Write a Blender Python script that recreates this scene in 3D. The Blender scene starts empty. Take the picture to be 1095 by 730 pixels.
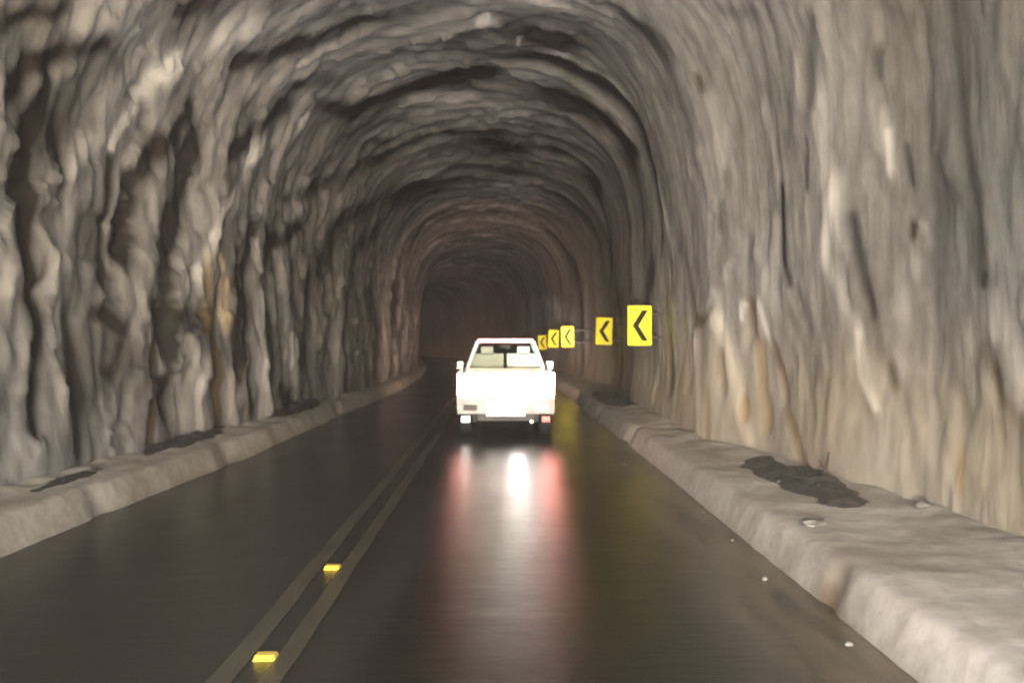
import bpy, bmesh, math, random
import numpy as np
from mathutils import Vector, Matrix
from mathutils.bvhtree import BVHTree

random.seed(4); RNG = np.random.default_rng(11)
sc = bpy.context.scene
COL = sc.collection
R = math.radians
HAZE = .0032

# ------------------------------------------------------------------ camera
CAM_H = 1.7
F = 1000.0 / 1095.0                       # focal length in picture widths
YAW = math.atan((547.5 - 536.0) / 1000.0)
cam_d = bpy.data.cameras.new('camera'); cam = bpy.data.objects.new('camera', cam_d)
COL.objects.link(cam); sc.camera = cam
cam.location = (0, 0, CAM_H); cam.rotation_euler = (R(90), 0, -YAW)
cam_d.sensor_width = 36; cam_d.lens = 36 * F; cam_d.clip_start = .05; cam_d.clip_end = 2000
cam_d.dof.use_dof = True; cam_d.dof.focus_distance = 7.0; cam_d.dof.aperture_fstop = 1.7
CROT = Matrix.Rotation(-YAW, 3, 'Z')
def pix_dir(px, py):
    return (CROT @ Vector(((px - 547.5) / 1000.0, 1.0, (365.0 - py) / 1000.0))).normalized()

# ------------------------------------------------------------------ helpers
def tag(o, label=None, cat=None, group=None, kind=None):
    if label: o['label'] = label
    if cat: o['category'] = cat
    if group: o['group'] = group
    if kind: o['kind'] = kind
    return o
def empty(name, loc, rz=0):
    o = bpy.data.objects.new(name, None); COL.objects.link(o)
    o.location = loc; o.rotation_euler = (0, 0, rz); o.empty_display_size = .2
    return o
def link_mesh(name, me, m=None, parent=None, smooth=False):
    o = bpy.data.objects.new(name, me); COL.objects.link(o)
    if m: me.materials.append(m)
    if parent: o.parent = parent
    if smooth: me.polygons.foreach_set('use_smooth', [True] * len(me.polygons))
    return o
def obj(name, bm, m, parent=None, smooth=False, bevel=0, seg=2):
    if bevel:
        bmesh.ops.bevel(bm, geom=[e for e in bm.edges if e.is_manifold and e.calc_face_angle(0) > .5], offset=bevel,
                        segments=seg, affect='EDGES', profile=.5)
    bmesh.ops.recalc_face_normals(bm, faces=bm.faces)
    me = bpy.data.meshes.new(name); bm.to_mesh(me); bm.free()
    o = link_mesh(name, me, m, parent, smooth)
    if smooth: me.set_sharp_from_angle(angle=R(40))
    return o
def box(bm, lo, hi):
    vs = [bm.verts.new((x, y, z)) for x in (lo[0], hi[0]) for y in (lo[1], hi[1]) for z in (lo[2], hi[2])]
    for f in ((0, 1, 3, 2), (4, 6, 7, 5), (0, 4, 5, 1), (2, 3, 7, 6), (0, 2, 6, 4), (1, 5, 7, 3)):
        bm.faces.new([vs[i] for i in f])
    return bm
def prism(bm, pts, axis, a, b):
    """closed outline pts (2D) extruded along axis from a to b"""
    def P(p, k):
        return {'x': (k, p[0], p[1]), 'y': (p[0], k, p[1]), 'z': (p[0], p[1], k)}[axis]
    A = [bm.verts.new(P(p, a)) for p in pts]; B = [bm.verts.new(P(p, b)) for p in pts]
    bm.faces.new(A); bm.faces.new(B[::-1])
    for i in range(len(pts)):
        j = (i + 1) % len(pts); bm.faces.new((A[i], B[i], B[j], A[j]))
    return bm
def hexa(bm, v8):
    vs = [bm.verts.new(p) for p in v8]     # bottom 4 then top 4, same winding
    for f in ((0, 3, 2, 1), (4, 5, 6, 7), (0, 1, 5, 4), (1, 2, 6, 5), (2, 3, 7, 6), (3, 0, 4, 7)):
        bm.faces.new([vs[i] for i in f])
    return bm
def tube(bm, pts, r, n=10):
    rings = []
    pts = [Vector(p) for p in pts]
    for i, p in enumerate(pts):
        d = (pts[min(i + 1, len(pts) - 1)] - pts[max(i - 1, 0)]).normalized()
        u = d.orthogonal().normalized(); v = d.cross(u)
        if rings and i:
            u = (pu - d * pu.dot(d)).normalized(); v = d.cross(u)
        pu = u
        rr = r[i] if isinstance(r, (list, tuple)) else r
        rings.append([bm.verts.new(p + (u * math.cos(t) + v * math.sin(t)) * rr) for t in [2 * math.pi * k / n for k in range(n)]])
    for a, b in zip(rings, rings[1:]):
        for k in range(n): bm.faces.new((a[k], a[(k + 1) % n], b[(k + 1) % n], b[k]))
    bm.faces.new(rings[0][::-1]); bm.faces.new(rings[-1])
    return bm
def lathe(bm, prof, n=24, axis='x'):
    """profile of (along, radius) about an axis through the origin; closed"""
    rings = []
    for a, r in prof:
        ring = []
        for k in range(n):
            t = 2 * math.pi * k / n
            c, s = r * math.cos(t), r * math.sin(t)
            ring.append(bm.verts.new({'x': (a, c, s), 'y': (c, a, s), 'z': (c, s, a)}[axis]))
        rings.append(ring)
    for a, b in zip(rings, rings[1:]):
        for k in range(n): bm.faces.new((a[k], a[(k + 1) % n], b[(k + 1) % n], b[k]))
    bm.faces.new(rings[0][::-1]); bm.faces.new(rings[-1])
    return bm

# ------------------------------------------------------------------ noise in numpy
def perlin(x, y, seed=0):
    r = np.random.default_rng(seed); p = np.concatenate([r.permutation(256)] * 2)
    ang = r.random(256) * 2 * np.pi; gx, gy = np.cos(ang), np.sin(ang)
    xi = np.floor(x).astype(int); yi = np.floor(y).astype(int)
    xf = x - xi; yf = y - yi
    u = xf ** 3 * (xf * (xf * 6 - 15) + 10); v = yf ** 3 * (yf * (yf * 6 - 15) + 10)
    def g(dx, dy):
        h = p[(p[(xi + dx) & 255] + yi + dy) & 255]
        return gx[h] * (xf - dx) + gy[h] * (yf - dy)
    a = g(0, 0) * (1 - u) + g(1, 0) * u; b = g(0, 1) * (1 - u) + g(1, 1) * u
    return (a * (1 - v) + b * v) * 1.5
def fbm(x, y, seed, oct=3, gain=.5):
    s = 0; a = 1
    for k in range(oct):
        s = s + a * perlin(x * 2 ** k, y * 2 ** k, seed + k); a *= gain
    return s
def smooth(a, b, x):
    t = np.clip((x - a) / (b - a), 0, 1); return t * t * (3 - 2 * t)

def facets(x, y, seed, tilt):
    """broken rock: every cell of a jittered lattice is a plane with its own height and tilt"""
    r = np.random.default_rng(seed); N = 64
    jx, jy, hh, ax, ay = (r.random((N, N)) for _ in range(5))
    xi = np.floor(x).astype(int); yi = np.floor(y).astype(int)
    best = np.full(x.shape, 1e9); val = np.zeros(x.shape); sec = np.full(x.shape, 1e9)
    for dx in (-1, 0, 1):
        for dy in (-1, 0, 1):
            cx, cy = (xi + dx) % N, (yi + dy) % N
            px, py = x - (xi + dx + jx[cx, cy]), y - (yi + dy + jy[cx, cy])
            d = px * px + py * py
            v = hh[cx, cy] - .5 + tilt * ((ax[cx, cy] - .5) * px + (ay[cx, cy] - .5) * py)
            sec = np.where(d < best, best, np.minimum(sec, d)); val = np.where(d < best, v, val); best = np.minimum(best, d)
    return val, np.sqrt(sec) - np.sqrt(best)
# ------------------------------------------------------------------ material toolkit
class NT:
    def __init__(s, name):
        s.m = bpy.data.materials.new(name); s.m.use_nodes = True
        s.t = s.m.node_tree; s.t.nodes.clear()
        s.out = s.n('ShaderNodeOutputMaterial')
    def n(s, typ, **kw):
        nd = s.t.nodes.new(typ)
        for k, v in kw.items():
            if k.startswith('i_'): nd.inputs[k[2:].replace('_', ' ')].default_value = v
            else: setattr(nd, k, v)
        return nd
    def l(s, a, b): s.t.links.new(a, b)
    def noise(s, vec, scale, detail=4, rough=.55, dist=0):
        nd = s.n('ShaderNodeTexNoise'); nd.inputs['Scale'].default_value = scale
        nd.inputs['Detail'].default_value = detail; nd.inputs['Roughness'].default_value = rough
        nd.inputs['Distortion'].default_value = dist
        if vec: s.l(vec, nd.inputs['Vector'])
        return nd.outputs['Fac']
    def ramp(s, fac, stops):
        r = s.n('ShaderNodeValToRGB'); e = r.color_ramp.elements
        while len(e) < len(stops): e.new(.5)
        for q, (p, c) in zip(e, stops):
            q.position = p; q.color = (*c, 1) if isinstance(c, (tuple, list)) else (c, c, c, 1)
        s.l(fac, r.inputs[0]); return r.outputs[0]
    def mix(s, fac, a, b, mode='MIX'):
        m = s.n('ShaderNodeMix', data_type='RGBA', blend_type=mode)
        for i, v in ((0, fac), (6, a), (7, b)):
            if isinstance(v, (int, float)): m.inputs[i].default_value = v
            elif isinstance(v, (tuple, list)): m.inputs[i].default_value = (*v, 1)
            else: s.l(v, m.inputs[i])
        return m.outputs[2]
    def math(s, op, a, b=0.0, clamp=False):
        m = s.n('ShaderNodeMath', operation=op, use_clamp=clamp)
        for i, v in ((0, a), (1, b)):
            if isinstance(v, (int, float)): m.inputs[i].default_value = v
            else: s.l(v, m.inputs[i])
        return m.outputs[0]
    def scale(s, vec, xyz):
        m = s.n('ShaderNodeVectorMath', operation='MULTIPLY'); s.l(vec, m.inputs[0]); m.inputs[1].default_value = xyz
        return m.outputs[0]
    def pbsdf(s, col=None, rough=.5, metal=0, bump=None, bstr=.3, bdist=.02, **kw):
        b = s.n('ShaderNodeBsdfPrincipled')
        for k, v in (('Base Color', col), ('Roughness', rough), ('Metallic', metal)):
            if v is None: continue
            if isinstance(v, (int, float)): b.inputs[k].default_value = v
            elif isinstance(v, (tuple, list)): b.inputs[k].default_value = (*v, 1)
            else: s.l(v, b.inputs[k])
        for k, v in kw.items(): b.inputs[k.replace('_', ' ')].default_value = v
        if bump is not None:
            n = s.n('ShaderNodeBump'); n.inputs['Strength'].default_value = bstr; n.inputs['Distance'].default_value = bdist
            s.l(bump, n.inputs['Height']); s.l(n.outputs[0], b.inputs['Normal'])
        s.l(b.outputs[0], s.out.inputs[0]); s.b = b
        return s.m
def simple(name, col, rough=.5, metal=0, var=.12, scale=6, **kw):
    """a plain material with a little grime so that nothing is perfectly flat"""
    k = NT(name); tc = k.n('ShaderNodeTexCoord').outputs['Object']
    f = k.noise(tc, scale, 5)
    c = k.mix(f, tuple(v * (1 - var) for v in col), tuple(min(1, v * (1 + var)) for v in col))
    r = k.math('ADD', k.math('MULTIPLY', f, .16), rough - .08)
    return k.pbsdf(c, r, metal, **kw)
def emitter(name, col, e, strength):
    k = NT(name)
    return k.pbsdf(col, .3, Emission_Color=(*e, 1), Emission_Strength=strength)

# ------------------------------------------------------------------ tunnel layout (x across, y along, z up)
def bend(y):
    """the tunnel bends gently to the left beyond the pickup"""
    y = np.asarray(y, float); u = np.maximum(y - 28, 0)
    return -u * u / 800.0 - np.maximum(y - 60, 0) ** 3 / 30000.0
def XR(y): return np.interp(y, [-15, 6, 8, 9.5, 11.5, 13.5, 21, 24, 30, 40, 140], [3.8, 3.62, 3.6, 3.3, 3.2, 2.86, 2.9, 3.3, 3.3, 3.1, 3.0])
def XL(y): return np.interp(y, [-15, 6, 8.5, 13, 18, 23, 30, 140], [-5.0, -4.9, -4.75, -4.5, -4.25, -4.1, -4.0, -4.0])
def KR(y): return np.full_like(np.asarray(y, float), 2.08)
def KL(y): return np.interp(y, [-15, 5, 8, 14, 22, 34, 140], [-4.1, -4.0, -3.93, -3.72, -3.66, -3.5, -3.5])
ZB, ZS, ZC, NE = .1, 3.1, 7.1, 2.75

ys = [-4.0]
while ys[-1] < 158:
    y = ys[-1]; ys.append(y + (.25 if y < 2.5 else min(max(.0065 * y, .035), .32)))
S = np.array(ys); NS = len(S)
NTT = 300
def section(y):
    xr, xl = float(XR(y)), float(XL(y)); x0, a = (xr + xl) / 2, (xr - xl) / 2
    pts = [(xr, z) for z in np.linspace(ZB, ZS, 30)[:-1]]
    for t in np.linspace(0, math.pi, 240):
        c, s_ = math.cos(t), math.sin(t)
        pts.append((x0 + a * math.copysign(abs(c) ** (2 / NE), c), ZS + (ZC - ZS) * abs(s_) ** (2 / NE)))
    pts += [(xl, z) for z in np.linspace(ZS, ZB, 30)[1:]]
    p = np.array(pts); L = np.concatenate([[0], np.cumsum(np.hypot(*np.diff(p, axis=0).T))])
    q = np.linspace(0, L[-1], NTT)
    return np.stack([np.interp(q, L, p[:, 0]), np.interp(q, L, p[:, 1])], 1), L[-1]
secs = []; Tm = []
for y in S:
    p, L = section(y); secs.append(p); Tm.append(np.linspace(0, L, NTT))
P2 = np.array(secs)                         # NS, NTT, 2
T = np.array(Tm); SS = np.repeat(S[:, None], NTT, 1)
base = np.stack([P2[:, :, 0] + bend(SS), SS, P2[:, :, 1]], 2)
tang = np.gradient(P2, axis=1); ln = np.hypot(tang[..., 0], tang[..., 1])[..., None]
nrm = np.stack([-tang[..., 1], 0 * T, tang[..., 0]], 2) / ln      # points into the tunnel
TL = T[:, -1][:, None]
idx = np.arange(NS * NTT).reshape(NS, NTT)
quads = np.stack([idx[:-1, :-1], idx[:-1, 1:], idx[1:, 1:], idx[1:, :-1]], -1).reshape(-1, 4)
bvh = BVHTree.FromPolygons([Vector(v) for v in base.reshape(-1, 3)], [tuple(q) for q in quads.tolist()])
ORG = Vector((0, 0, CAM_H))
def hit(px, py):
    """where the sight line of a spot in the photograph meets the rock: (along, around) in metres"""
    loc, n, i, d = bvh.ray_cast(ORG, pix_dir(px, py), 300)
    if loc is None: return None
    a = i // (NTT - 1); b = i % (NTT - 1)
    return np.array([loc.y, T[a, b] + (T[a, 1] - T[a, 0]) * .5])

# right half weight: the right wall is smoother (old shotcrete), the left and roof rough rock
frac = T / TL
side_r = smooth(.42, .30, frac)
n_big = fbm(SS * .16, T * .16, 1, 2)
wob = fbm(SS * .5, T * .35, 5, 2) * .55
flute = 1 - 2 * np.abs(fbm(SS * .62 + wob, T * .11, 9, 2))
flute2 = 1 - 2 * np.abs(fbm(SS * 1.7 + wob * 2, T * .28, 14, 3))
lump = fbm(SS * .8, T * .55, 21, 4)
step = np.floor(SS / 2.6 + .35 * perlin(SS * .3, T * .22, 31) + 40)
stepv = np.random.default_rng(5).random(200)[np.clip(step.astype(int), 0, 199)] - .5
fine = fbm(SS * 3.2, T * 1.6, 41, 3)
rough_l = 1 - .8 * side_r
D = .16 * n_big + rough_l * (.015 * flute + .01 * flute2 + .04 * lump + .05 * stepv) + .03 * fine * (.5 + .5 * rough_l)
# rounded pillars of rock with sharp seams between them, following the arch
wv = .9 * fbm(SS * .45, T * .3, 201, 3)
sm1 = np.abs(fbm(SS * .6 + wv, T * .13, 205, 2)); sm2 = np.abs(fbm(SS * 1.9 + wv * 1.5, T * .34, 209, 3))
blk = np.abs(fbm(SS * .5, T * .55 + wv, 215, 3))
seam = np.exp(-(sm1 / .07) ** 2) * smooth(-.35, .25, fbm(SS * .3, T * .35, 221, 2)); seam2 = np.exp(-(sm2 / .07) ** 2) * smooth(-.1, .4, fbm(SS * .4, T * .5, 225, 2))
wx_ = .35 * fbm(SS * 1.1, T * .9, 241, 3); wy_ = .5 * fbm(SS * .8, T * .8, 245, 3)
f1, e1 = facets(SS / 1.3 + wx_, T / 2.3 + wy_, 251, 1.6); f2, e2 = facets(SS / .5 + wx_ * 2, T / .95 + wy_ * 2, 255, 1.8)
D += rough_l * (.10 * f1 + .045 * f2)
D += rough_l ** 1.5 * (.11 * np.minimum(sm1, .6) + .05 * np.minimum(sm2, .5) + .05 * np.minimum(blk, .5)) + rough_l * .02 * fbm(SS * 4.5, T * 2.2, 231, 3)
D -= .10
# keep the road side of the shafts clear: let displacement fade towards the foot
D *= .35 + .65 * smooth(.1, 1.2, np.minimum(T, TL - T))
D = np.clip(D, -.7, .42)

tone = np.zeros_like(D); ochre = np.zeros_like(D)
# seams, hollows and flakes of the rock, followed from the photograph:
# (half width px, relief m, tone (- damp seam and groove shade painted dark, + pale flake), ochre, points)
STROKES = [
 # left wall, damp grooves with their shade painted in
 (13,-.20,-.55,0,[(115,42),(77,58),(35,77),(12,107)]), (11,-.25,-.7,0,[(58,96),(36,146),(33,184),(40,230),(38,276),(46,319),(56,350),(48,396),(40,457)]),
 (20,-.22,-.5,0,[(125,62),(95,80),(85,110),(75,150)]), (6,-.08,-.4,0,[(77,169),(79,215)]),
 (5,-.12,-.5,0,[(127,165),(125,215),(127,268),(122,305)]), (11,-.2,-.6,0,[(176,153),(153,184),(146,230),(142,268)]),
 (11,-.22,-.65,0,[(209,155),(192,215),(184,262),(173,281),(178,327),(184,365)]), (5,-.2,-.7,.2,[(170,368),(165,400),(163,434),(159,478)]),
 (14,-.15,-.5,0,[(190,340),(205,335),(222,360)]), (7,-.22,-.7,.2,[(230,388),(232,423),(234,460)]), (4,-.15,-.6,0,[(265,400),(269,440)]),
 (8,-.12,-.4,.4,[(219,285),(222,338)]), (5,-.15,-.55,0,[(254,269),(255,327),(246,361),(251,392)]), (7,-.2,-.55,0,[(273,251),(266,287),(263,337),(252,392)]),
 (5,-.2,-.5,0,[(297,251),(291,294),(295,348),(293,401)]), (5,-.2,-.6,0,[(320,251),(321,301),(327,365),(323,415)]), (12,-.3,-.6,0,[(305,428),(316,424)]),
 (7,-.25,-.45,0,[(362,251),(343,294),(334,372),(337,408)]), (4,-.25,-.5,0,[(373,326),(370,372),(371,419)]), (5,-.3,-.45,0,[(398,320),(404,350),(402,395)]),
 (5,-.3,-.4,0,[(425,330),(420,360),(419,395)]), (9,-.2,-.35,0,[(185,372),(182,410),(176,440)]), (8,-.12,-.35,0,[(88,330),(90,380),(94,430),(90,480)]),
 (7,-.1,-.3,0,[(20,400),(12,440)]), (7,-.1,-.35,0,[(112,330),(140,350),(128,400)]), (9,-.2,-.5,0,[(205,120),(190,150)]), (5,-.15,-.4,0,[(181,225),(170,262)]),
 # left wall, pale flakes
 (4.5,.06,1.3,0,[(153,111),(140,134),(129,157)]), (7,.05,.8,0,[(188,73),(173,84)]), (13,.12,.5,0,[(276,23),(230,42),(199,65),(161,96)]),
 (6,.12,.9,.1,[(245,211),(228,230),(220,270),(211,290)]), (6.5,.12,.7,1.0,[(238,285),(241,310),(239,346)]), (11,.15,.4,0,[(111,146),(92,184),(82,230),(82,276)]),
 (6,.1,.4,0,[(153,161),(138,192),(132,250),(130,280)]), (17,.1,.45,0,[(10,173),(8,270),(15,315)]), (9,.12,.3,0,[(60,215),(65,281),(77,327),(80,396),(69,450)]),
 (5,.05,.45,0,[(119,430),(119,466)]), (6,.1,.6,.15,[(243,405),(249,453)]), (12,.1,.25,0,[(212,400),(215,444),(190,450)]), (5,.08,.25,.3,[(257,403),(264,442)]),
 (8,.15,.55,0,[(286,325),(279,390),(285,435)]), (7,.12,.35,0,[(307,285),(312,355),(320,408)]), (4,.1,.4,0,[(332,330),(332,355)]), (6,.15,.3,0,[(364,320),(362,419)]),
 (6,.06,.8,0,[(282,146),(270,165),(256,177)]), (3.5,.05,1.0,0,[(330,122),(327,134)]), (5,.05,.4,0,[(168,270),(172,300),(178,345)]), (4,.04,.6,0,[(176,375),(178,392)]),
 (3,.05,.5,0,[(195,290),(200,325)]), (14,.05,.25,0,[(145,300),(150,350)]), (6,.06,.35,0,[(70,180),(72,215)]), (10,.06,.25,0,[(20,480),(15,510)]),
 # roof
 (8,-.2,-.55,0,[(251,69),(298,54),(336,42),(367,33)]), (5,-.12,-.35,0,[(321,92),(363,90)]), (7,-.25,-.55,0,[(405,111),(443,100),(485,84),(512,80)]),
 (6,-.15,-.45,0,[(343,115),(386,123)]), (8,-.22,-.5,0,[(240,165),(262,140),(286,126),(313,115)]), (5,-.15,-.4,0,[(386,161),(413,150)]),
 (5,-.2,-.4,0,[(367,234),(401,222),(455,207),(501,192)]), (5,-.2,-.35,0,[(317,215),(367,192),(405,172),(445,156),(485,146),(520,146)]), (6,-.2,-.45,0,[(272,255),(285,238)]),
 (5,-.2,-.45,0,[(301,261),(328,243)]), (7,-.15,-.4,0,[(386,21),(428,19),(480,8)]), (13,-.15,-.5,0,[(0,25),(38,12),(75,5)]), (10,-.15,-.4,0,[(195,15),(235,4)]),
 (8,-.2,-.4,0,[(484,98),(518,82)]), (7,-.25,-.5,0,[(484,143),(518,146),(545,161)]), (7,-.45,-.6,0,[(591,73),(626,92),(656,111),(679,142),(685,172)]),
 (11,-.25,-.55,0,[(605,110),(633,130),(651,147)]), (4,-.2,-.5,0,[(660,152),(672,160)]), (4,-.3,-.5,0,[(688,173),(696,215),(698,252)]), (12,-.15,-.2,0,[(676,205),(684,245)]),
 (3.5,-.35,-.5,0,[(595,165),(626,184),(634,215),(646,245),(648,280)]), (4,-.25,-.35,0,[(572,199),(610,222),(634,261)]), (10,-.12,-.3,0,[(672,31),(700,52)]),
 (8,-.15,-.4,0,[(537,35),(572,42),(600,52)]), (6,-.15,-.4,0,[(500,180),(540,182)]), (4,-.3,-.4,0,[(585,255),(600,275),(612,300)]), (5,-.2,-.3,0,[(440,255),(470,240),(520,232)]),
 (4,-.2,-.3,0,[(380,270),(410,248)]), (6,-.15,-.35,0,[(500,38),(482,45)]), (9,-.1,-.2,0,[(760,12),(800,20)]),
 (3.5,.05,1.1,0,[(514,17),(519,29)]), (2.8,.05,.8,0,[(556,40),(556,48)]), (3.2,.08,.6,0,[(595,63),(633,81),(660,104)]), (4,.1,.5,0,[(641,115),(660,135),(668,150)]),
 (13,.06,.4,0,[(495,112),(522,119)]), (2.8,.05,.6,0,[(700,203),(709,236),(713,265)]), (5,.05,.4,0,[(643,148),(652,153)]), (5,.08,.25,0,[(530,150),(572,165),(590,178)]),
 (14,.08,.25,0,[(300,75),(350,65)]), (8,.05,.35,0,[(260,95),(275,92)]), (12,.05,.2,0,[(440,130),(470,110)]), (8,.06,.2,0,[(425,200),(500,180)]),
 # right wall
 (6,-.28,-.55,.2,[(791,324),(796,352)]), (2.8,.08,.7,0,[(786,326),(784,342)]), (3.5,.1,.6,0,[(803,325),(812,357)]), (3.5,-.15,-.4,0,[(732,342),(753,333)]),
 (8,.14,.55,.25,[(753,342),(768,373),(780,430),(795,468)]), (4.5,.1,.45,.1,[(734,369),(738,415),(743,465)]), (4.5,-.15,-.5,.3,[(759,384),(766,419)]), (3,-.14,-.5,.3,[(749,415),(753,468)]),
 (6.5,-.18,-.45,.4,[(803,369),(805,415),(814,449)]), (4.5,-.2,-.9,.4,[(788,438),(790,448)]), (3.5,-.15,-.55,.2,[(818,376),(830,430),(849,476),(860,503)]),
 (8,.05,.26,0,[(883,195),(876,223),(872,277),(895,334),(910,384),(925,430)]), (3.5,-.1,-.4,0,[(830,200),(830,277),(837,304)]), (8,-.1,-.25,0,[(895,238),(918,315),(929,373),(945,411)]),
 (12,.06,.2,0,[(822,250),(814,315)]), (6,-.08,-.2,0,[(795,257),(791,307)]), (3.5,-.15,-.5,0,[(706,365),(711,410)]), (4,-.12,-.3,0,[(722,262),(730,330)]),
 (8,-.14,-.3,0,[(857,20),(859,112)]), (2.5,.05,.4,0,[(845,63),(848,112)]), (2.8,-.1,-.45,0,[(855,146),(855,204)]), (2.8,-.1,-.4,0,[(830,204),(830,272)]),
 (6,.06,.25,0,[(815,126),(825,195)]), (11,.08,.35,0,[(871,117),(869,165),(881,224),(871,272)]), (4.5,-.12,-.5,.1,[(743,83),(746,92)]), (8,.05,.25,0,[(759,107),(768,170)]),
 (9,-.1,-.3,0,[(932,62),(931,84)]), (3,.04,.6,0,[(941,138),(943,182)]), (9,.04,.25,0,[(935,122),(945,190)]), (4.5,-.12,-.5,.1,[(966,246),(964,254)]), (5,.04,.25,0,[(976,240),(980,268)]),
 (11,-.12,-.25,0,[(1012,5),(1022,122),(1032,219),(1036,300)]), (5,-.06,-.3,0,[(1042,300),(1040,309)]), (11,.06,.3,0,[(1051,330),(1053,365)]), (8,-.08,-.2,0,[(900,233),(910,282),(920,340)]),
 (12,.05,.2,0,[(964,282),(949,336)]), (5.5,.06,.55,0,[(905,360),(909,402),(927,437)]), (9,-.12,-.3,0,[(1039,385),(1060,428),(1078,454)]), (8,-.08,-.2,0,[(1009,400),(1022,445)]),
 (9,-.06,-.15,0,[(940,393),(957,424)]), (7,0,-.1,.5,[(1022,490),(1022,525)]), (9,-.5,-.6,.1,[(655,385),(658,428)]), (3,-.15,-.45,0,[(617,320),(620,400)]), (4,-.1,-.35,0,[(690,290),(686,320)]),
 (6,-.06,-.25,0,[(765,230),(760,300)]), (5,.06,.3,.1,[(690,420),(705,440)]), (5,-.1,-.3,0,[(960,160),(965,200)]), (7,-.06,-.2,0,[(850,330),(860,400)]), (8,.05,.2,0,[(985,420),(990,500)]),
 (4,-.08,-.25,0,[(835,330),(850,380),(856,420)]), (10,.05,.2,0,[(1080,380),(1085,430)]), (4,-.1,-.3,0,[(1050,400),(1062,470)]),
]
for w, dep, tn, oc, pts in STROKES:
    q = []; hw = []
    for i, (px, py) in enumerate(pts):
        a = pts[max(i - 1, 0)]; b = pts[min(i + 1, len(pts) - 1)]
        dx, dy = b[0] - a[0], b[1] - a[1]; l = math.hypot(dx, dy) or 1; nx, ny = -dy / l, dx / l
        h = hit(px, py); w0 = w * .7; h1 = hit(px + nx * w0 * .5, py + ny * w * .5); h2 = hit(px - nx * w0 * .5, py - ny * w0 * .5)
        if h is None or h1 is None or h2 is None: continue
        q.append(h); hw.append(min(max(float(np.hypot(*(h1 - h2))), .05), 3.0))
    if not q: continue
    if len(q) == 1: q.append(q[0] + .05); hw.append(hw[0])
    q = np.array(q); W = max(hw) * 2.6 + .3
    m = (S > q[:, 0].min() - W) & (S < q[:, 0].max() + W)
    if not m.any(): continue
    sl = np.where(m)[0]; sl = slice(sl[0], sl[-1] + 1)
    s_, t_ = SS[sl], T[sl]
    # wander the stroke a little so that its edges are ragged
    s_ = s_ + .10 * perlin(SS[sl] * 1.3, T[sl] * 1.5, 77) * min(1, hw[0] * 2.5); t_ = t_ + .1 * perlin(SS[sl] * 1.5, T[sl] * 1.3, 78)
    best = np.full(s_.shape, 1e9)
    for i in range(len(q) - 1):
        a, b = q[i], q[i + 1]; ab = b - a; L2 = float(ab @ ab) or 1e-6
        u = np.clip(((s_ - a[0]) * ab[0] + (t_ - a[1]) * ab[1]) / L2, 0, 1)
        r_ = np.hypot(s_ - a[0] - u * ab[0], t_ - a[1] - u * ab[1]) / (hw[i] * (1 - u) + hw[i + 1] * u)
        best = np.minimum(best, r_)
    g = np.exp(-(best ** 2.6))
    lim = min(1.0, .25 + max(hw) * 1.2)
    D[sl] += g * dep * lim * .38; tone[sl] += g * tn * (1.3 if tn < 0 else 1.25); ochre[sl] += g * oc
tone += (.16 + .16 * rough_l) * fbm(SS * .9, T * .2, 51, 3) + (.05 + .10 * rough_l) * fbm(SS * 2.8, T * .8, 61, 4) + .14 * rough_l * fbm(SS * .55, T * .3, 65, 2) - rough_l ** 1.5 * (.22 * seam) - rough_l * (.28 * np.exp(-(e1 / .06) ** 2) * smooth(-.2, .4, fbm(SS * .5, T * .5, 261, 2))) + rough_l * (.15 * f1 + .10 * f2)  # noise seams and facet edges are painted darker too
low_r = smooth(2.3, .5, T) * side_r                       # foot of the right wall tinted warmer and paler
ochre += .38 * low_r * (1 + .5 * perlin(SS * .9, T * .8, 71)); tone += .18 * low_r
D = np.clip(D, -1.0, .5)
clear = side_r * smooth(3.6, 2.9, T) * smooth(15, 18, SS)      # room behind the sign row
D = D * (1 - clear) + np.minimum(D, .02) * clear
# the rock must stay behind the kerb tops near the foot
V = base + nrm * D[..., None]
me = bpy.data.meshes.new('tunnel_wall')
me.from_pydata(V.reshape(-1, 3).tolist(), [], quads.tolist())
uv = me.uv_layers.new(name='rock'); li = np.empty(len(me.loops), np.int32); me.loops.foreach_get('vertex_index', li)
uvs = np.stack([SS.ravel(), T.ravel()], 1)[li]; uv.data.foreach_set('uv', uvs.ravel().astype(np.float32))
for nm, arr in (('tone', tone), ('ochre', ochre), ('side', side_r)):
    at = me.attributes.new(nm, 'FLOAT', 'POINT'); at.data.foreach_set('value', arr.ravel().astype(np.float32))

k = NT('rock'); uvn = k.n('ShaderNodeUVMap', uv_map='rock').outputs[0]
def attr(k, n): return k.n('ShaderNodeAttribute', attribute_name=n).outputs['Fac']
fl = k.noise(k.scale(uvn, (1.0, .22, 1)), 2.2, 6, .6, .6); gr = k.noise(k.scale(uvn, (1, .6, 1)), 4.5, 8, .65); bl = k.noise(k.scale(uvn, (1, .5, 1)), .7, 4)
fg = k.noise(uvn, 30, 6, .7)
c = k.ramp(fl, [(.25, (.182, .179, .174)), (.5, (.228, .224, .218)), (.75, (.278, .273, .266))])
c = k.mix(k.ramp(bl, [(.35, 0.), (.7, .55)]), c, (.236, .230, .224))
c = k.mix(attr(k, 'side'), c, k.mix(.55, c, (.265, .259, .252)))
c = k.mix(.5, c, k.mix(1.0, c, k.ramp(gr, [(.3, .5), (.7, 1.45)]), 'MULTIPLY'))
st2 = k.noise(k.scale(uvn, (1.0, .10, 1)), 6.5, 5, .65, .3)
c = k.mix(.35, c, k.mix(1.0, c, k.ramp(st2, [(.3, .6), (.7, 1.4)]), 'MULTIPLY'))
tn = attr(k, 'tone')
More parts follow.
